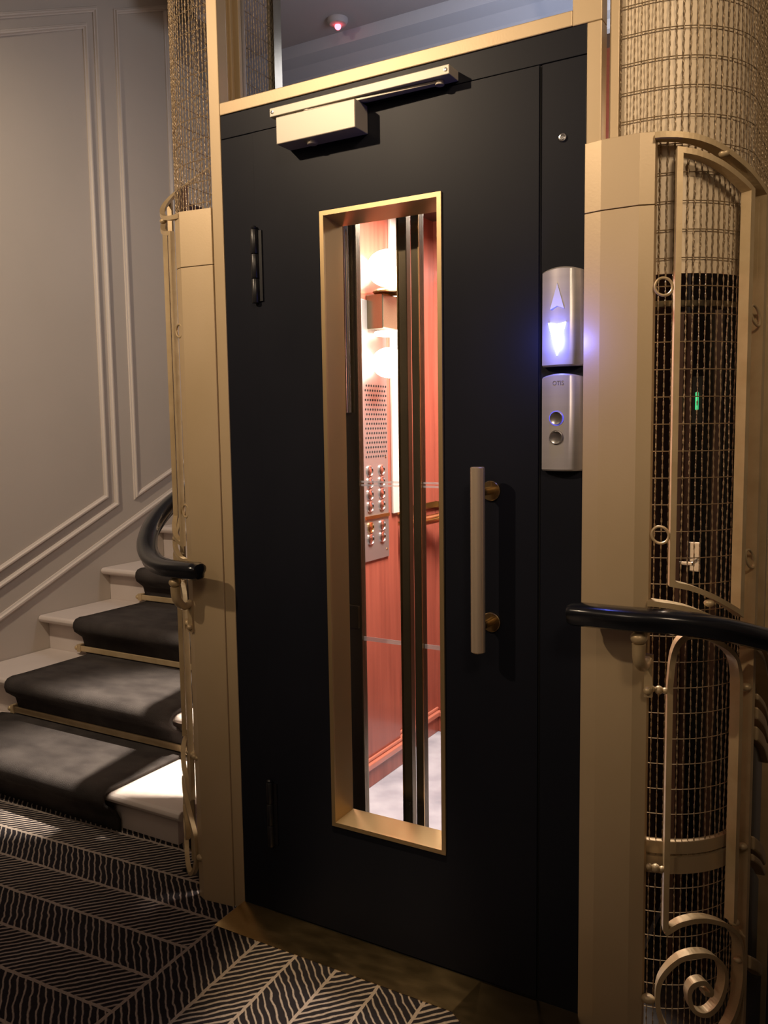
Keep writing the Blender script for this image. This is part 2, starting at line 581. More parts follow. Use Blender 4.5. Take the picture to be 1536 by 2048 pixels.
for A, B in zip(rows, rows[1:]):
    for j in range(len(A) - 1):
        bm.faces.new((A[j], A[j + 1], B[j + 1], B[j]))
ro = obj('stair_runner', bm, 'runner', smooth=True)
md = ro.modifiers.new('thick', 'SOLIDIFY'); md.thickness = 0.014; md.offset = -1
tag(ro, 'dark grey-brown carpet runner laid up the white stone steps', 'carpet runner')

rod_labels = ['brass stair rod at the foot of the second riser, nearest the floor',
              'brass stair rod at the foot of the third riser, middle of the three',
              'brass stair rod at the foot of the fourth riser, under the curled handrail']
for i in range(1, 4):
    y, z = ST_R[i] - th_ - 0.012, ST_Z[i - 1] + th_ + 0.016
    t = thing('stair_rod', rod_labels[i - 1], 'stair rod', (-1.1, y, z), 'brass stair rods holding the runner')
    bm = new()
    xl, xr = XL[i] - 0.03, XR[i] + 0.03
    box(bm, xl, xr, y - 0.004, y + 0.004, z - 0.013, z + 0.013)
    obj('bar', bm, 'gold_iron', t, bevel=0.003)
    for sx in (xl, xr):
        bm = new()
        box(bm, sx - 0.012, sx + 0.012, y - 0.006, y + 0.024, z - 0.016, z + 0.016)
        ball(bm, (sx + (-0.018 if sx == xl else 0.018), y, z), 0.011, 12)
        obj('bracket', bm, 'gold_iron', t)

# ------------------------------------------------------------------ lift portal (gold surround) and transom
ZB, ZT = 0.025, 2.085
t = thing('lift_portal', 'tall gold painted steel portal framing the black lift door', 'door frame', (0.466, 0.0, 0))
bm = new()
box(bm, -0.035, -0.0005, 0.0, 0.036, 0.0, 3.5)
obj('post', bm, 'gold', t, bevel=0.002)
bm = new()
box(bm, 0.9315, 0.961, 0.0, 0.036, 0.0, ZT)
box(bm, 0.902, 0.961, 0.0, 0.036, ZT, 3.5)
obj('post', bm, 'gold', t, bevel=0.002)
bm = new()
box(bm, -0.0005, 0.902, 0.0, 0.036, ZT + 0.001, ZT + 0.031)
obj('lintel', bm, 'gold', t, bevel=0.002)
bm = new()      # stepped reveal on the left
box(bm, -0.030, -0.010, 0.036, 0.055, ZT, 3.5)
box(bm, -0.030, -0.003, 0.055, 0.064, ZT, 3.5)
box(bm, -0.030, -0.012, 0.064, 0.078, ZT, 3.5)
box(bm, -0.030, 0.004, 0.078, 0.104, ZT, 3.5)
obj('reveal_moulding', bm, 'gold', t, bevel=0.001)
bm = new()
box(bm, 0.912, 0.930, 0.036, 0.104, ZT, 3.5)
obj('reveal_moulding', bm, 'gold', t, bevel=0.001)
bm = new()
box(bm, 0.971, 0.990, 0.018, 0.05, 0.0, 3.5)
obj('edge_strip', bm, 'gold', t, bevel=0.0015)
bm = new()
box(bm, -0.058, -0.040, 0.030, 0.05, 0.0, 3.5)
obj('edge_strip', bm, 'gold', t, bevel=0.0015)
bm = new()
box(bm, 0.004, 0.912, 0.088, 0.094, ZT + 0.005, 3.5)
obj('transom_pane', bm, 'transom_glass', t)
bm = new()
box(bm, -0.03, 0.93, 0.038, 0.104, ZT - 0.03, ZT + 0.005)
obj('transom_sill', bm, 'gold', t)

# ------------------------------------------------------------------ black surround, door leaf
t = thing('door_surround', 'fixed black steel surround with a wide right side panel round the door leaf', 'door frame', (0.466, 0.02, 0))
bm = new(); box(bm, 0.0, 0.102, 0.0015, 0.055, ZB, 2.0275)
obj('left_jamb', bm, 'black', t, bevel=0.0012)
bm = new(); box(bm, 0.0, 0.931, 0.0015, 0.055, 2.0285, ZT)
obj('header', bm, 'black', t, bevel=0.0012)
bm = new(); box(bm, 0.8395, 0.931, 0.0015, 0.055, ZB, 2.0275)
obj('side_panel', bm, 'black', t, bevel=0.0012)
bm = new(); box(bm, 0.8342, 0.8393, 0.006, 0.05, ZB, 2.027)
obj('gap_blackout', bm, 'dark_gap', t)  # dark filler painting the shade inside the leaf gap
bm = new()
disc_lathe(bm, (0.884, 0.0015, 1.878), (0, -1, 0), [(0.0, 0.004), (0.003, 0.004), (0.0035, 0.0015), (0.005, 0.0045), (0.0075, 0.004), (0.0085, 0.0)], 20)
obj('key_switch', bm, 'chrome', t, smooth=True)

WX0, WX1, WZ0, WZ1 = 0.296, 0.614, 0.310, 1.813
t = door = thing('lift_door', 'black lacquered lift door leaf with a tall narrow gold framed window', 'door', (0.466, 0.02, 0.03))
bm = new()
X0, X1, Z0, Z1 = 0.1023, 0.834, 0.029, 2.0265
box(bm, X0, WX0, 0.0, 0.05, Z0, Z1)
box(bm, WX1, X1, 0.0, 0.05, Z0, Z1)
box(bm, WX0, WX1, 0.0, 0.05, Z0, WZ0)
box(bm, WX0, WX1, 0.0, 0.05, WZ1, Z1)
bmesh.ops.remove_doubles(bm, verts=bm.verts[:], dist=1e-5)

obj('door_panel', bm, 'black', door)
bm = new()
lip = 0.0105
rings = []
for (ins, y) in ((0, 0.0), (0, -0.005), (lip, -0.005), (lip + 0.001, 0.0), (0.026, 0.055)):
    rings.append([bm.verts.new(q) for q in ((WX0 + ins, y, WZ0 + ins), (WX1 - ins, y, WZ0 + ins), (WX1 - ins, y, WZ1 - ins), (WX0 + ins, y, WZ1 - ins))])
for A, B in zip(rings, rings[1:]):
    for i in range(4):
        bm.faces.new((A[i], B[i], B[(i + 1) % 4], A[(i + 1) % 4]))
obj('window_frame', bm, 'bronze_lining', door)
bm = new(); box(bm, WX0 + 0.01, WX1 - 0.01, 0.054, 0.060, WZ0 + 0.01, WZ1 - 0.01)
obj('window_pane', bm, 'glass', door)
# pull handle
hx, hy = 0.7225, -0.060
h = bpy.data.objects.new('pull_handle', None)
bm = new()
disc_lathe(bm, (hx, hy, 0.8205), (0, 0, 1), [(0, 0), (0.0135, 0), (0.0155, 0.002), (0.0155, 0.398), (0.0135, 0.400), (0, 0.400)], 32)
hd = obj('pull_handle', bm, 'handle', door, smooth=True)
for z in (1.166, 0.876):
    bm = new()
    rod(bm, (hx + 0.004, hy + 0.004, z), (hx + 0.004, -0.002, z), 0.0085, 16)
    disc_lathe(bm, (hx + 0.006, 0.0, z), (0, -1, 0), [(0.022, 0.0), (0.022, 0.005), (0.0205, 0.0065), (0.0, 0.0065)], 32)
    o = obj('handle_post', bm, 'brass', hd, smooth=True)
# hinges
for z0, z1, px in ((1.618, 1.797, 0.1025), (0.21, 0.386, 0.1025)):
    bm = new()
    box(bm, px + 0.004, px + 0.020, -0.004, 0.0, z0 + 0.004, z1 - 0.004)
    k = 3
    for a in range(k):
        q0 = z0 + (z1 - z0) * a / k
        q1 = z0 + (z1 - z0) * (a + 1) / k - 0.0015
        disc_lathe(bm, (px, -0.007, q0), (0, 0, 1), [(0, 0), (0.0085, 0), (0.0092, 0.001), (0.0092, q1 - q0 - 0.001), (0.0085, q1 - q0), (0, q1 - q0)], 16)
    disc_lathe(bm, (px, -0.007, z1), (0, 0, 1), [(0.0065, 0), (0.0075, 0.003), (0.005, 0.007), (0, 0.008)], 16)
    obj('hinge', bm, 'black_iron', door, smooth=True)

# ------------------------------------------------------------------ door closer
t = thing('door_closer', 'champagne metal door closer with slide track above the black leaf', 'door closer', (0.42, -0.02, 1.97))
bm = new(); box(bm, 0.214, 0.4305, -0.055, -0.0002, 1.965, 2.0262)
obj('body', bm, 'closer', t, bevel=0.002)
bm = new(); box(bm, 0.189, 0.655, -0.045, 0.0012, 2.0335, 2.0535)
obj('track', bm, 'closer', t, bevel=0.0015)
bm = new()
sweep(bm, [V(0.292, -0.034, 2.0298), V(0.40, -0.032, 2.0298), V(0.622, -0.022, 2.0298)], [(-0.008, -0.003), (0.008, -0.003), (0.008, 0.003), (-0.008, 0.003)])
disc_lathe(bm, (0.292, -0.034, 2.0262), (0, 0, 1), [(0.0, 0.0), (0.011, 0.0), (0.011, 0.007), (0.0, 0.007)], 16)
disc_lathe(bm, (0.622, -0.022, 2.024), (0, 0, 1), [(0.0, 0.0), (0.010, 0.0), (0.010, 0.0095), (0.0, 0.0095)], 16)
obj('arm', bm, 'closer', t, bevel=0.001)
for sx in (0.197, 0.647):
    bm = new()
    disc_lathe(bm, (sx, -0.045, 2.0435), (0, -1, 0), [(0.0, 0.0006), (0.0018, 0.0006), (0.0022, 0.0016), (0.0038, 0.0014), (0.0042, 0.0)], 14)
    obj('screw', bm, 'chrome', t, smooth=True)
bm = new()
disc_lathe(bm, (0.298, -0.030, 1.965), (0, 0, -1), [(0.013, 0.0), (0.013, 0.006), (0.011, 0.008), (0.0, 0.008)], 20)
obj('adjuster_cap', bm, 'closer', t, smooth=True)

# ------------------------------------------------------------------ call indicator and call buttons
def bulge_panel(bm, x0, x1, z0, z1, arch=0.006):
    """a face plate bulging forward about its vertical axis, softly chamfered"""
    n = 14
    front = []
    for i in range(n + 1):
        s = i / n
        x = x0 + (x1 - x0) * s
        y = -0.012 - 0.012 * (1 - (2 * s - 1) ** 2)
        if s > 0.80:
            y += 0.010 * (s - 0.80) / 0.20
        front.append((x, y))
    rows = []
    for zz, ins in ((z0, 0.004), (z0 + 0.003, 0.0), (z1 - 0.003, 0.0), (z1, 0.004)):
        cx = (x0 + x1) / 2
        row = [bm.verts.new((x0 + ins * 0.3, 0.0015, zz))]
        for k, (x, y) in enumerate(front):
            s = k / n
            ar = arch * (1 - (2 * s - 1) ** 2) if zz > (z0 + z1) / 2 else 0.0
            row.append(bm.verts.new((cx + (x - cx) * (1 - ins * 6), y + ins * 0.7, zz + ar)))
        row.append(bm.verts.new((x1 - ins * 0.3, 0.0015, zz)))
        rows.append(row)
    for A, B in zip(rows, rows[1:]):
        for j in range(len(A) - 1):
            bm.faces.new((A[j], A[j + 1], B[j + 1], B[j]))
    bm.faces.new(rows[0])
    bm.faces.new(list(reversed(rows[-1])))
def face_y(x, x0=0.847, x1=0.930):
    s = (x - x0) / (x1 - x0)
    y = -0.012 - 0.012 * (1 - (2 * s - 1) ** 2)
    return y
t = thing('direction_indicator', 'silver lift indicator with an unlit up arrow over a glowing blue down arrow', 'lift indicator', (0.888, 0.0, 1.425))
bm = new(); bulge_panel(bm, 0.847, 0.9300, 1.425, 1.616)
obj('face_plate', bm, 'silver', t, smooth=True)
ax = 0.8825
def arrow(bm, tip, base, hw, notch, y):
    q = [(ax, tip), (ax - hw, base), (ax, base + notch), (ax + hw, base)]
    A = [bm.verts.new((x, y + 0.004, z)) for x, z in q]
    B = [bm.verts.new((x, y - 0.0015, z)) for x, z in q]
    bm.faces.new((B[0], B[1], B[2])); bm.faces.new((B[0], B[2], B[3]))
    for i in range(4):
        bm.faces.new((A[i], A[(i + 1) % 4], B[(i + 1) % 4], B[i]))
bm = new(); arrow(bm, 1.590, 1.539, 0.0145, 0.006, -0.0240)
obj('up_arrow', bm, 'arrow_off', t, label='pale unlit up arrow')
bm = new(); arrow(bm, 1.446, 1.512, 0.0185, -0.003, -0.0242)
obj('down_arrow', bm, 'arrow_on', t, label='glowing blue-white down arrow')
light('indicator_glow', 'POINT', (0.876, -0.055, 1.478), 0.8, (0.12, 0.16, 1.0), 0.012)

t = thing('call_panel', 'silver lift call plate with two round chrome buttons, below the arrow indicator', 'button panel', (0.888, 0.0, 1.211))
bm = new(); bulge_panel(bm, 0.847, 0.9300, 1.212, 1.404)
obj('face_plate', bm, 'silver', t, smooth=True)
for z, halo in ((1.320, True), (1.2805, False)):
    bm = new()
    disc_lathe(bm, (0.882, -0.0232, z), (0, -1, 0), [(0.0, 0.0006), (0.0115, 0.0042), (0.0128, 0.0044), (0.0134, 0.003), (0.0134, -0.002)], 40)
    b = obj('button', bm, 'chrome', t, smooth=True, label='upper chrome button with blue halo' if halo else 'lower chrome button')
    bm = new()
    disc_lathe(bm, (0.882, -0.0236, z), (0, -1, 0), [(0.0134, 0.0), (0.0152, 0.0006), (0.0152, -0.004)], 40)
    obj('button_ring', bm, 'ring_blue' if halo else 'letter', b, smooth=True)
cu = bpy.data.curves.new('plate_lettering', 'FONT')
cu.body = 'OTIS'
cu.size = 0.0125
cu.align_x = 'CENTER'
cu.extrude = 0.0004
tmp = bpy.data.objects.new('tmp_text', cu)
COL.objects.link(tmp)
dg = bpy.context.evaluated_depsgraph_get()
me = bpy.data.meshes.new_from_object(tmp.evaluated_get(dg))
bpy.data.objects.remove(tmp)
me.transform(Matrix.Translation((0.885, 0.0, 1.387)) @ Matrix.Rotation(PI / 2, 4, 'X') @ Matrix.Diagonal((0.92, 1, 1, 1)))
for v_ in me.vertices:
    v_.co.y = face_y(v_.co.x) + (0.0008 if v_.co.y > 0 else -0.0006)
me.materials.clear(); me.materials.append(M['letter'])
lo = bpy.data.objects.new('lettering', me)
COL.objects.link(lo)
lo.parent = t; lo.matrix_parent_inverse = inv(t)

# ------------------------------------------------------------------ folded gold cover panels left and right of the portal
def cover(name, label, prof, z_seam, z_top, cat='cover panel'):
    xs = [q[0] for q in prof]
    t = thing(name, label, cat, ((min(xs) + max(xs)) / 2, 0.0, 0.0))
    for nm, z0, z1 in (('lower_sheet', 0.0, z_seam - 0.0008), ('upper_sheet', z_seam + 0.0008, z_top)):
        bm = new()
        prism(bm, prof, 2, z0, z1)
        obj(nm, bm, 'gold', t, bevel=0.0008)
    return t
cover('cover_panel', 'folded gold sheet panel at the left of the lift door, beside the stairs',
      [(-0.0355, 0.03), (-0.0355, -0.004), (-0.133, -0.016), (-0.160, -0.004), (-0.160, 0.018), (-0.120, 0.024)], 1.727, 1.868)
cover('cover_panel', 'folded gold sheet panel at the right of the lift door, beside the wire cage',
      [(0.9312, -0.0005), (0.9312, -0.006), (0.966, -0.014), (1.040, -0.014), (1.067, -0.003), (1.067, 0.016), (0.9312, 0.016)], 1.722, 1.856)

# ------------------------------------------------------------------ brass sill
bm = new()
q = dict(a=(-0.001, -0.0003, 0.025), b=(0.9305, -0.0003, 0.025), c=(-0.024, -0.098, 0.0015), d=(0.672, -0.098, 0.0015), e=(0.745, -0.150, 0.0015), f=(0.960, -0.150, 0.0015))
vs = {k: bm.verts.new(v) for k, v in q.items()}
g = bm.verts.new((0.700, -0.0003, 0.025))
for fc in ('acd',):
    pass
bm.faces.new((vs['a'], vs['c'], vs['d'], g))
bm.faces.new((g, vs['d'], vs['e']))
bm.faces.new((g, vs['e'], vs['f'], vs['b']))
gm = bmesh.ops.extrude_face_region(bm, geom=bm.faces[:])
for e_ in gm['geom']:
    if isinstance(e_, bmesh.types.BMVert):
        e_.co.z = 0.0
so = obj('door_sill', bm, 'sill_brass')
bm = new(); box(bm, 0.0, 0.9305, 0.0, 0.06, 0.0, 0.0245)
obj('under_leaf_fill', bm, 'dark_gap', so)  # dark block added under the leaf, stops car light leaking out
tag(so, 'worn brass ramp sill on the carpet under the black lift door', 'door sill')

# ------------------------------------------------------------------ wire cage
RC = 0.187
CR = (1.032, 0.211)
CL = (-0.100, 0.211)
def cage_xy(side, s, r=RC):
    """distance s along the cage plan, from the door outwards: 0.04 straight, quarter turn, then straight back"""
    a = 0.04
    q = RC * PI / 2
    if s < a:
        dx, dy = s - a, -r
    elif s < a + q:
        th = (s - a) / RC
        dx, dy = r * sin(th), -r * cos(th)
    else:
        dx, dy = r, s - a - q
    c = CR if side > 0 else CL
    return c[0] + side * dx, c[1] + dy
def norm_xy(side, s):
    x0, y0 = cage_xy(side, s, RC)
    x1, y1 = cage_xy(side, s, RC + 0.01)
    return (x1 - x0) / 0.01, (y1 - y0) / 0.01

def wire_mesh(bm, side, s0, s1, z0, z1, dz=0.0535, ds=0.0130, zoff=0.716, rv=0.0013, rh=0.0011, amp=0.0008):
    k0 = math.ceil((z0 - zoff) / dz)
    k1 = math.floor((z1 - zoff) / dz)
    n = int((s1 - s0) / ds)
    for i in range(n + 1):
        s = s0 + i * ds
        x, y = cage_xy(side, s)
        nx, ny = norm_xy(side, s)
        # a twisted flat wire: the section turns as it climbs
        steps = int((z1 - z0) / (dz / 9))
        rings = []
        for k in range(steps + 1):
            z = z0 + (z1 - z0) * k / steps
            w = amp * cos(PI * (z - zoff) / dz + PI * i)
            tw = k * PI / 3 + i * 1.3
            ring = []
            for q in range(4):
                a_ = tw + q * PI / 2
                ra = rv * (1.35 if q % 2 == 0 else 0.62)
                et, en = ra * cos(a_), ra * sin(a_)
                ring.append(bm.verts.new((x + nx * (w + en) - ny * et, y + ny * (w + en) + nx * et, z)))
            rings.append(ring)
        for A, B in zip(rings, rings[1:]):
            for q in range(4):
                bm.faces.new((A[q], B[q], B[(q + 1) % 4], A[(q + 1) % 4]))
    m = max(8, int((s1 - s0) / 0.02))
    for k in range(k0, k1 + 1):
        z = zoff + k * dz
        pts = []
        for j in range(m + 1):
            s = s0 + (s1 - s0) * j / m
            x, y = cage_xy(side, s)
            pts.append(V(x, y, z))
        sweep(bm, pts, circ(rh, 4))
def curved_sheet(bm, side, s0, s1, z0, z1, r, thick=0.004):
    m = max(8, int((s1 - s0) / 0.015))
    for rr in (r,):
        rows = []
        for j in range(m + 1):
            s = s0 + (s1 - s0) * j / m
            x, y = cage_xy(side, s, rr)
            xi, yi = cage_xy(side, s, rr - thick)
            rows.append([bm.verts.new((x, y, z0)), bm.verts.new((x, y, z1)), bm.verts.new((xi, yi, z1)), bm.verts.new((xi, yi, z0))])
        for A, B in zip(rows, rows[1:]):
            for i in range(4):
                bm.faces.new((A[i], B[i], B[(i + 1) % 4], A[(i + 1) % 4]))
        bm.faces.new(rows[0]); bm.faces.new(list(reversed(rows[-1])))
QL = 0.04 + RC * PI / 2
t = thing('wire_cage', 'curved gold wire mesh cage at the right corner of the lift shaft', 'cage', (1.1, 0.3, -0.02))
bm = new(); wire_mesh(bm, 1, 0.0, QL + 0.55, -0.015, 3.2)
obj('wire_mesh', bm, 'gold_wire', t)
bm = new(); curved_sheet(bm, 1, 0.0, QL + 0.9, 1.597, 3.3, RC - 0.006)
obj('fascia_sheet', bm, 'fascia', t, smooth=True)
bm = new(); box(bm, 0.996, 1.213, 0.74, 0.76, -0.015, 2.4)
obj('rear_panel', bm, 'pit', t)  # near-black sheet added to keep the view through the mesh dark
bm = new(); curved_sheet(bm, 1, 0.0, QL + 0.5, 1.535, 1.546, RC - 0.010, 0.02)
obj('stiffening_ring', bm, 'bronze', t, smooth=True)
bm = new()
curved_sheet(bm, 1, 0.03, QL + 0.5, 0.418, 0.444, RC + 0.004, 0.012)
curved_sheet(bm, 1, 0.03, QL + 0.5, 0.412, 0.418, RC - 0.002, 0.008)
curved_sheet(bm, 1, 0.03, QL + 0.5, 0.376, 0.412, RC + 0.006, 0.012)
obj('grooved_band', bm, 'gold', t, smooth=True)
t = thing('wire_cage', 'curved gold wire mesh cage at the left corner of the lift shaft', 'cage', (-0.17, 0.3, -0.02))
bm = new(); wire_mesh(bm, -1, 0.0, QL + 0.40, -0.015, 3.2)
obj('wire_mesh', bm, 'gold_wire', t)
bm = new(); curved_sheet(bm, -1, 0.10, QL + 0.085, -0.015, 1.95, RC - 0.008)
obj('spot_mask_sheet', bm, 'mahogany_dark', t, smooth=True)  # unseen sheet added to cut the spot's light on step and carpet
bm = new()
box(bm, -0.300, -0.275, 0.60, 0.64, -0.02, 3.5)
obj('rear_post', bm, 'bronze', t)
bm = new()
curved_sheet(bm, -1, 0.03, QL + 0.38, 0.376, 0.444, RC + 0.005, 0.012)
obj('grooved_band', bm, 'gold', t, smooth=True)

# ------------------------------------------------------------------ wrought railings around both corners
DROP = [(0, 0), (12, 0.0), (20, 0.003), (28, 0.009), (35, 0.018), (42, 0.030), (56, 0.060), (68, 0.090), (90, 0.150), (120, 0.235), (200, 0.46)]
RR = 0.230
def rail_pt(side, deg, z, r=RR, k=1.0):
    d = interp(DROP, deg) * k
    z = z - d if side > 0 else z + d
    c = CR if side > 0 else CL
    if deg <= 0:
        x, y = deg * 0.00401, -r
    elif deg <= 90:
        x, y = r * sin(radians(deg)), -r * cos(radians(deg))
    else:
        x, y = r, (deg - 90) * 0.00401
    return V(c[0] + side * x, c[1] + y, z)
SD = 0.00401   # metres per degree at RR
def flat_bar(bm, side, pts, w=0.010, depth=0.024, closed=False, k=1.0, ro=0.230):
    if side < 0:
        depth = min(depth, 0.013)
    """a flat bar following (deg, z) points, w in the railing surface, depth along the radius"""
    P = []
    # densify so it follows the curve
    seq = list(pts) + ([pts[0]] if closed else [])
    for (a, za), (b, zb) in zip(seq, seq[1:]):
        n = max(1, int(abs(b - a) / 2.5))
        for i in range(n):
            P.append((a + (b - a) * i / n, za + (zb - za) * i / n))
    if not closed:
        P.append(seq[-1])
    n = len(P)
    rows = []
    for i in range(n):
        p = Vector((P[i][0] * SD, P[i][1]))
        if closed or 0 < i < n - 1:
            q0, q1 = P[i - 1], P[(i + 1) % n]
            a = Vector((P[i][0] * SD - q0[0] * SD, P[i][1] - q0[1])).normalized()
            b = Vector((q1[0] * SD - P[i][0] * SD, q1[1] - P[i][1])).normalized()
        elif i == 0:
            a = b = Vector((P[1][0] * SD - P[0][0] * SD, P[1][1] - P[0][1])).normalized()
        else:
            a = b = Vector((P[i][0] * SD - P[i - 1][0] * SD, P[i][1] - P[i - 1][1])).normalized()
        na, nb = Vector((-a.y, a.x)), Vector((-b.y, b.x))
        m_ = (na + nb)
        m_ = m_.normalized() if m_.length > 1e-6 else na
        kk = 1 / max(0.45, m_.dot(na))
        row = []
        for s, r in ((-1, ro), (1, ro), (1, ro - depth), (-1, ro - depth)):
            o = p + m_ * (s * w / 2 * kk)
            row.append(bm.verts.new(rail_pt(side, o.x / SD, o.y, r, k)))
        rows.append(row)
    m = n if closed else n - 1
    for i in range(m):
        A, B = rows[i], rows[(i + 1) % n]
        for j in range(4):
            bm.faces.new((A[j], B[j], B[(j + 1) % 4], A[(j + 1) % 4]))
    if not closed:
        bm.faces.new(rows[0]); bm.faces.new(list(reversed(rows[-1])))

def ring_at(bm, side, deg, z, r=0.0165, tr=0.0028):
    pts = [rail_pt(side, deg + cos(a) * r / SD, z + sin(a) * r, RR - 0.006) for a in [2 * PI * i / 28 for i in range(28)]]
    c = rail_pt(side, deg, z, RR - 0.006)
    n = (rail_pt(side, deg, z, RR) - c).normalized()
    fr = []
    for p in pts:
        fr.append(((p - c).normalized(), n))
    sweep(bm, pts, circ(tr, 8), closed=True, frames=fr)

def railing(side, name, label):
    c = CR if side > 0 else CL
    t = thing(name, label, 'railing', (c[0] + side * 0.15, c[1] - 0.1, 0.0))
    zo = 0.0 if side > 0 else 0.012
    bm = new()
    flat_bar(bm, side, [(9, 1.846 + zo), (150, 1.846 + zo)], w=0.011, depth=0.030)
    obj('top_rail', bm, 'gold_iron', t)
    bm = new()
    flat_bar(bm, side, [(9, 0.951), (150 if side > 0 else 76, 0.951)], w=0.011, depth=0.030)
    obj('middle_rail', bm, 'gold_iron', t)
    for a in ((71.5, 150) if side > 0 else (71.5,)):
        bm = new()
        flat_bar(bm, side, [(a, -0.25), (a, 1.846 + zo)], w=0.011, depth=0.030)
        obj('upright', bm, 'gold_iron', t)
    # upper frame
    for (d0, d1) in ((20.6, 59.0), (84.0, 138.0))[:2 if side > 0 else 1]:
        bm = new()
        flat_bar(bm, side, [(d0, 0.995), (d0, 1.819), (d1, 1.815), (d1, 0.993)], w=0.011, depth=0.024, closed=True)
        obj('upper_frame', bm, 'gold_iron', t)
    # lower frame: arch that ends in a curled foot
    for off in (0.0,):
        A = [(20.6, 0.274), (20.6, 0.60), (20.6, 0.79)]
        A += smooth_path([(20.6, 0.79), (22.2, 0.855), (26.5, 0.890), (34.5, 0.905), (44.0, 0.908), (52.0, 0.905), (57.5, 0.892), (60.0, 0.86)], 5)[1:]
        A += [(60.4, 0.80), (60.4, 0.34)]
        bm = new()
        flat_bar(bm, side, [(a + off, z) for a, z in A], w=0.011, depth=0.024)
        obj('arch_frame', bm, 'gold_iron', t)
        S = [(20.6, 0.274)] + smooth_path([(21.2, 0.272), (28, 0.296), (37.5, 0.316), (46.7, 0.326), (56.4, 0.327), (65.3, 0.312), (69.0, 0.275), (69.2, 0.215), (64.5, 0.150), (56, 0.092), (47, 0.052), (36, 0.030), (26, 0.040), (18.6, 0.085),
                                          (17.4, 0.142), (20.5, 0.181), (28.3, 0.220), (38.7, 0.243), (48.0, 0.248), (54.4, 0.229), (54.6, 0.193), (50.5, 0.150), (43.3, 0.118), (36.0, 0.118), (33.3, 0.148), (35.5, 0.172), (41.3, 0.186), (45.3, 0.178), (45.2, 0.166), (41.5, 0.163)], 6)
        bm = new()
        flat_bar(bm, side, [(a + off, z) for a, z in S], w=0.010, depth=0.022)
        obj('scroll', bm, 'gold_iron', t)
    for (a, z) in ((14.2, 1.567), (14.6, 1.089), (65.5, 1.597), (66.5, 1.119)):
        bm = new(); ring_at(bm, side, a, z)
        obj('ring', bm, 'gold_iron', t, smooth=True)
    for (a, z, r) in ((42.5, 1.841, 0.0085), (40, 0.978, 0.0085), (67.0, 0.855, 0.0095), (62, 0.342, 0.009), (67.5, 0.515, 0.009), (66, 0.262, 0.007), (12.6, 0.115, 0.0115)):
        bm = new(); ball(bm, rail_pt(side, a, z, RR - 0.008), r, 16, (1.25, 1, 0.9))
        obj('bead', bm, 'gold_iron', t, smooth=True)
    for z in (0.777, 0.404):
        for (a, r) in ((12.0, 0.0066), (15.2, 0.0088), (18.4, 0.0066)):
            bm = new(); ball(bm, rail_pt(side, a, z, RR - 0.006), r, 14)
            obj('bead', bm, 'gold_iron', t, smooth=True)
    if side > 0:    # moulded panel filling the lower part of the next bay
        for (zc, w) in ((0.655, 0.20), (0.385, 0.20)):
            bm = new(); flat_bar(bm, side, [(74.5, zc), (110, zc)], w=w, depth=0.012, ro=0.222)
            obj('infill_panel', bm, 'bronze', t)
        for (zc, w) in ((0.850, 0.014), (0.815, 0.026), (0.772, 0.030), (0.535, 0.030), (0.503, 0.016), (0.270, 0.030)):
            bm = new(); flat_bar(bm, side, [(74, zc), (110, zc)], w=w, depth=0.026, ro=0.236)
            obj('panel_moulding', bm, 'gold_iron', t, bevel=0.004)
    # bracket carrying the handrail
    hz = 0.932 if side > 0 else 0.945
    bm = new()
    ba = 7.0
    tip = rail_pt(side, ba, hz - 0.036, 0.292)
    ball(bm, tip, 0.0165, 18, (1, 1, 0.8))
    pl = rail_pt(side, 10.0, 0.84, RR + 0.004)
    pts = [tip + V(0, 0, -0.012), tip + V(0, 0.004, -0.045), tip.lerp(pl, 0.5) + V(0, 0, -0.035), pl + V(0, -0.004, 0.0)]
    P2 = smooth_path([tuple(q) for q in pts], 6)
    rs = [0.0135 - 0.004 * i / (len(P2) - 1) for i in range(len(P2))]
    tube(bm, P2, rs, 12, up=V(side, 0, 0.1))
    a0 = rail_pt(side, 10.2, 0.775, RR + 0.003)
    sweep(bm, [a0 + V(0, 0, -0.012), a0 + V(0, 0, 0.075)], [(-0.008, -0.004), (0.008, -0.004), (0.008, 0.005), (-0.008, 0.005)], up=V(0, 1, 0))
    ball(bm, a0 + V(0, -0.006, 0.002), 0.0085, 14)
    obj('handrail_bracket', bm, 'gold_iron', t, smooth=True)
    # handrail
    bm = new()
    prof = [(-0.026, 0.000), (-0.0285, 0.008), (-0.0255, 0.016), (-0.015, 0.0225), (0.0, 0.0245), (0.015, 0.0225), (0.0255, 0.016), (0.0285, 0.008), (0.026, 0.000),
            (0.020, -0.006), (0.018, -0.017), (0.010, -0.021), (-0.010, -0.021), (-0.018, -0.017), (-0.020, -0.006)]
    degs = [-17 if side > 0 else -10] + list(range(-8, 92, 4)) + [100, 115, 130, 150, 180]
    RH = 0.300
    pts, profs = [], []
    for i, a in enumerate(degs):
        if a <= 0:
            cxy = V(c[0] + side * a * radians(1) * RH, c[1] - RH, hz)
        else:
            kd = 0.75 if side > 0 else 1.0
            cxy = rail_pt(side, a, hz, RH, kd)
            if a > 90:
                cxy.y = c[1] + (a - 90) * 0.0058
        pts.append(cxy)
        profs.append(prof)
    e = (pts[0] - pts[1]).normalized()
    pts = [pts[0] + e * 0.014, pts[0] + e * 0.010] + pts
    profs = [[(x * 0.45, z * 0.5) for x, z in prof], [(x * 0.85, z * 0.86) for x, z in prof]] + profs
    sweep(bm, pts, profs)
    obj('handrail', bm, 'rail_black', t, smooth=True)
    return t
railing(1, 'stair_railing', 'gold wrought iron railing with black handrail curving down round the right cage')
railing(-1, 'stair_railing', 'gold wrought iron railing with curled black handrail climbing at the left by the steps')

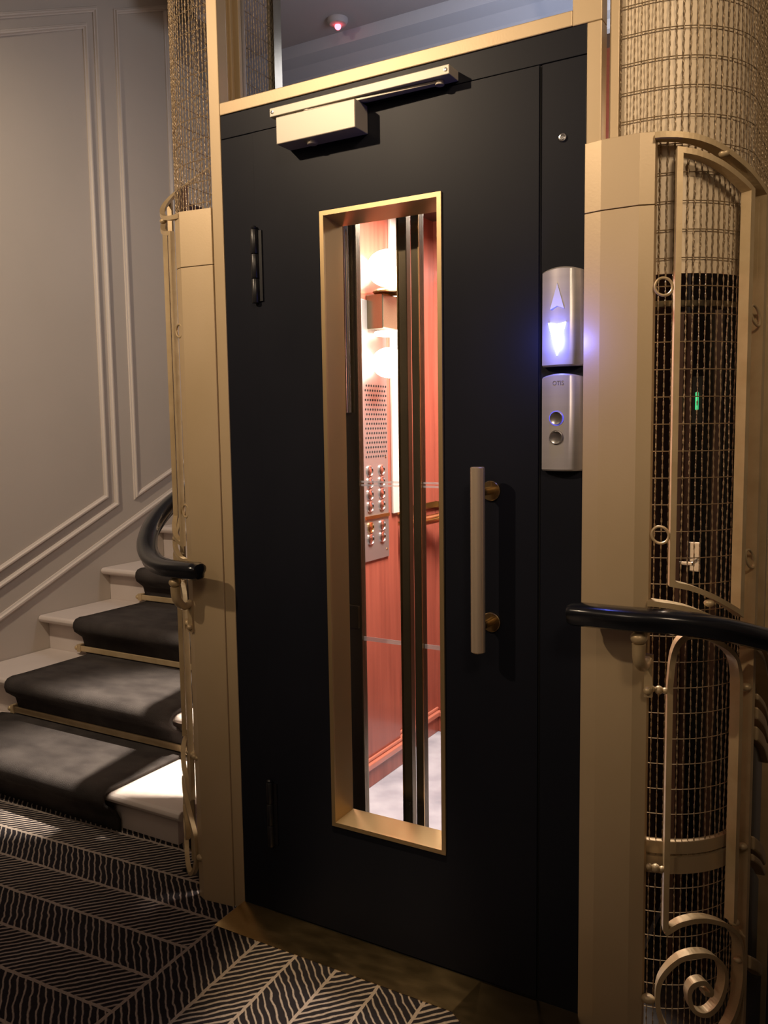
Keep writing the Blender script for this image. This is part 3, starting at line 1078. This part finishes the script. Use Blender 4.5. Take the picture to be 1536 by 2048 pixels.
# ------------------------------------------------------------------ lift car
t = car = thing('lift_car', 'lit mahogany lift car standing behind the door window', 'lift car', (0.43, 0.85, 0.0))
bm = new(); box(bm, -0.16, 0.99, 0.24, 1.49, -0.01, 0.02)
obj('car_floor', bm, 'car_floor', car)
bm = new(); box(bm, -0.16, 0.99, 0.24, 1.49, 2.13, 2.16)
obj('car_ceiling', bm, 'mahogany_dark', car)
bm = new(); box(bm, -0.125, -0.10, 0.24, 1.06, 0.0201, 2.1299)
obj('side_panel', bm, 'mahogany', car, bevel=0.002)
bm = new(); box(bm, -0.165, -0.140, 1.04, 1.49, 0.0201, 2.1299)
obj('side_panel', bm, 'mahogany', car)
bm = new(); box(bm, -0.1399, 0.99, 1.45, 1.49, 0.0201, 2.1299)
obj('rear_panel', bm, 'mahogany', car)
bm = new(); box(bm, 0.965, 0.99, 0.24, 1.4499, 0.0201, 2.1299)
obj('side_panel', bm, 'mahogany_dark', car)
bm = new(); box(bm, -0.0999, -0.090, 1.012, 1.0599, 0.99, 2.11)
obj('lit_edge_strip', bm, 'mould', car, bevel=0.002)  # pale strip put in for the brightly lit edge of the side panel
# pilasters on the rear wall
for xx in (0.02, 0.30, 0.62):
    bm = new(); box(bm, xx, xx + 0.05, 1.438, 1.4499, 0.13, 2.10)
    obj('pilaster', bm, 'mahogany', car, bevel=0.003)
bm = new()
for (x0, x1, y0, y1) in ((-0.10, -0.085, 0.26, 1.075), (-0.14, -0.125, 1.0755, 1.4495), (-0.125, 0.965, 1.432, 1.4495)):
    box(bm, x0, x1, y0, y1, 0.0202, 0.085)
obj('baseboard', bm, 'mahogany', car, bevel=0.002)
bm = new()
for (x0, x1, y0, y1) in ((-0.10, -0.078, 0.26, 1.082), (-0.14, -0.118, 1.0825, 1.4495), (-0.118, 0.965, 1.426, 1.4495)):
    box(bm, x0, x1, y0, y1, 0.0852, 0.108)
    box(bm, x0, x1 - 0.012 if x1 < 0.5 else x1, y0 + (0.012 if x1 > 0.5 else 0), y1, 0.109, 0.122)
obj('baseboard_moulding', bm, 'mahogany_mould', car, bevel=0.004)
bm = new()
tube(bm, [(-0.085, 1.09, 0.94), (-0.085, 1.38, 0.94), (-0.06, 1.40, 0.94), (0.9, 1.40, 0.94)], 0.019, 12)
for p in ((-0.085, 1.12, 0.94), (-0.085, 1.34, 0.94)):
    rod(bm, p, (-0.14, p[1], 0.94), 0.008)
rod(bm, (0.2, 1.40, 0.94), (0.2, 1.45, 0.94), 0.008)
obj('grab_rail', bm, 'brass', car, smooth=True)
bm = new()
box(bm, -0.1399, -0.130, 1.065, 1.4497, 0.975, 1.0)
box(bm, -0.1399, 0.965, 1.440, 1.4497, 0.975, 1.0)
obj('dado_strip', bm, 'brass', car)
# operating panel on the left wall
bm = new(); box(bm, -0.0999, -0.094, 0.812, 0.982, 0.835, 1.745)
cop = obj('operating_panel', bm, 'steel', car, bevel=0.002)
for i, z in enumerate((1.155, 1.113, 1.071, 1.029, 0.955, 0.913)):
    for y in (0.850, 0.932):
        bm = new()
        disc_lathe(bm, (-0.094, y, z), (1, 0, 0), [(0.020, 0), (0.020, 0.004), (0.016, 0.006), (0.0145, 0.003), (0.012, 0.004), (0.0, 0.008)], 20)
        obj('button', bm, 'brass' if i == 4 and y < 0.9 else 'chrome', cop, smooth=True)
bm = new()
for a in range(9):
    for b in range(16):
        yy, zz = 0.83 + a * 0.0165, 1.205 + b * 0.0165
        disc_lathe(bm, (-0.094, yy + (0.008 if b % 2 else 0), zz), (1, 0, 0), [(0.0042, 0.0), (0.0042, 0.0008), (0, 0.0008)], 8)
obj('speaker_grille', bm, 'dark_gap', cop)
bm = new(); box(bm, -0.0938, -0.089, 0.815, 0.98, 0.985, 0.997)
obj('divider_bar', bm, 'brass', cop)
for y, z in ((0.965, 1.20), (0.965, 0.865)):
    bm = new(); disc_lathe(bm, (-0.094, y, z), (1, 0, 0), [(0.004, 0), (0.004, 0.001), (0, 0.003)], 10)
    obj('screw', bm, 'brass', cop)
# wall lamp above the operating panel; the lower globe stands in for its reflection
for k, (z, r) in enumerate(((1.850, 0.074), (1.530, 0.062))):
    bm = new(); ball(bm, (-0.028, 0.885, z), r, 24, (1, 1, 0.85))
    lb = obj('glow_globe', bm, 'lamp_on', car, smooth=True, label='glowing upper lamp globe' if k == 0 else 'glowing lower globe standing in for the lamp reflection')
    bm = new(); box(bm, -0.0999, -0.075, 0.885, 0.925, z - 0.02, z + 0.02)
    obj('lamp_bracket', bm, 'brass', lb)
bm = new(); disc_lathe(bm, (-0.028, 0.905, 1.768), (0, 0, 1), [(0.060, 0), (0.066, 0.004), (0.060, 0.010), (0.0, 0.010)], 32)
obj('lamp_rim', bm, 'brass', car, smooth=True)
bm = new(); box(bm, -0.0999, -0.03, 0.85, 0.96, 1.645, 1.762)
obj('lamp_housing', bm, 'bronze', car, bevel=0.004)
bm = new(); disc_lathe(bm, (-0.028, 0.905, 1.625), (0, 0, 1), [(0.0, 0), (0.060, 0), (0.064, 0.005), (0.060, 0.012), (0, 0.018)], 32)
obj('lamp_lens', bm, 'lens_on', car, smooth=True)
bm = new(); box(bm, 0.15, 0.69, 0.6, 1.1, 2.118, 2.1295)
obj('ceiling_light', bm, 'ceiling_on', car)

# car doors: two glazed bronze leaves meeting in the middle
t = thing('car_door', 'left glazed bronze leaf of the inner car door, etched with pale lines', 'lift car door', (0.36, 0.14, 0.0), 'glazed leaves of the inner car door')
def leaf(t, xa, xb, xm0, xm1, edge):
    bm = new(); box(bm, xm0, xm1, 0.128, 0.152, 0.02, 2.08)
    obj('meeting_stile', bm, 'bronze', t, bevel=0.002)
    bm = new(); box(bm, xa, xb, 0.128, 0.152, 0.02, 2.08)
    obj('outer_stile', bm, 'bronze', t, bevel=0.002)
    a, b = (xb, xm0) if xb < xm0 else (xm1, xa)
    for z0, z1 in ((0.02, 0.10), (2.03, 2.08)):
        bm = new(); box(bm, a, b, 0.128, 0.152, z0, z1)
        obj('rail', bm, 'bronze', t)
    bm = new(); box(bm, a, b, 0.138, 0.142, 0.10, 2.03)
    g = obj('glass_pane', bm, 'glass', t)
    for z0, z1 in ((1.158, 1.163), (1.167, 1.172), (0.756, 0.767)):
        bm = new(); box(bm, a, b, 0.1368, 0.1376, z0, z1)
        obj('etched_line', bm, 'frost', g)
    bm = new(); box(bm, edge - 0.0012, edge + 0.0012, 0.124, 0.128, 0.02, 2.08)
    obj('edge_bead', bm, 'brass', t)
leaf(t, 0.268, 0.312, 0.430, 0.4545, 0.4310)
bm = new(); rod(bm, (0.290, 0.121, 1.345), (0.290, 0.121, 2.05), 0.0065, 14)
obj('closing_rod', bm, 'chrome', t, smooth=True)
bm = new(); box(bm, 0.270, 0.309, 0.120, 0.128, 0.79, 0.85)
obj('lock_block', bm, 'bronze', t, bevel=0.003)
t = thing('car_door', 'right glazed bronze leaf of the inner car door, beside the meeting gap', 'lift car door', (0.57, 0.14, 0.0), 'glazed leaves of the inner car door')
leaf(t, 0.640, 0.680, 0.4665, 0.4905, 0.4895)

# ------------------------------------------------------------------ things inside the shaft at the right
t = thing('guide_rail', 'dark vertical steel guide rail seen through the right wire cage', 'guide rail', (1.075, 0.30, -0.02))
bm = new(); box(bm, 1.052, 1.084, 0.31, 0.32, -0.02, 1.55); box(bm, 1.064, 1.072, 0.27, 0.31, -0.02, 1.55)
obj('rail', bm, 'mahogany_dark', t)
bm = new(); box(bm, 1.040, 1.108, 0.320, 0.345, 0.965, 1.035); box(bm, 1.060, 1.10, 0.28, 0.32, 0.985, 0.995)
obj('clamp_bracket', bm, 'chrome', t, bevel=0.003)
t = thing('shaft_channel', 'slim brown steel channel standing behind the guide rail in the cage', 'channel', (1.12, 0.37, -0.02))
bm = new(); box(bm, 1.122, 1.136, 0.36, 0.40, -0.02, 1.56)
obj('web', bm, 'mahogany_dark', t)
bm = new(); box(bm, 1.110, 1.122, 0.36, 0.366, -0.02, 1.56)
obj('flange', bm, 'pit', t)
t = thing('signal_box', 'small dark box with a green light inside the right wire cage', 'signal box', (1.098, 0.298, 1.30))
bm = new(); box(bm, 1.086, 1.109, 0.300, 0.330, 1.30, 1.41)
obj('housing', bm, 'dark_gap', t, bevel=0.002)
bm = new(); box(bm, 1.094, 1.101, 0.296, 0.300, 1.335, 1.375)
obj('green_light', bm, 'green_led', t, bevel=0.002)
bm = new()
tube(bm, [(1.16, 0.33, -0.02), (1.162, 0.335, 0.8), (1.158, 0.33, 1.55)], 0.006, 8, up=V(0, 1, 0))
o = obj('shaft_cable', bm, 'dark_gap')
tag(o, 'thin black cable hanging inside the right wire cage', 'cable')

# smoke detector on the soffit
t = thing('smoke_detector', 'small ceiling detector with a red light, seen through the transom', 'smoke detector', (-0.885, 1.93, 3.27))
bm = new(); disc_lathe(bm, (-0.885, 1.93, 3.27), (0, 0, -1), [(0.050, 0), (0.050, 0.012), (0.040, 0.025), (0.0, 0.03)], 24)
obj('housing', bm, 'ceil', t, smooth=True)
bm = new(); ball(bm, (-0.885, 1.93, 3.236), 0.016, 12)
obj('red_light', bm, 'red_led', t, smooth=True)
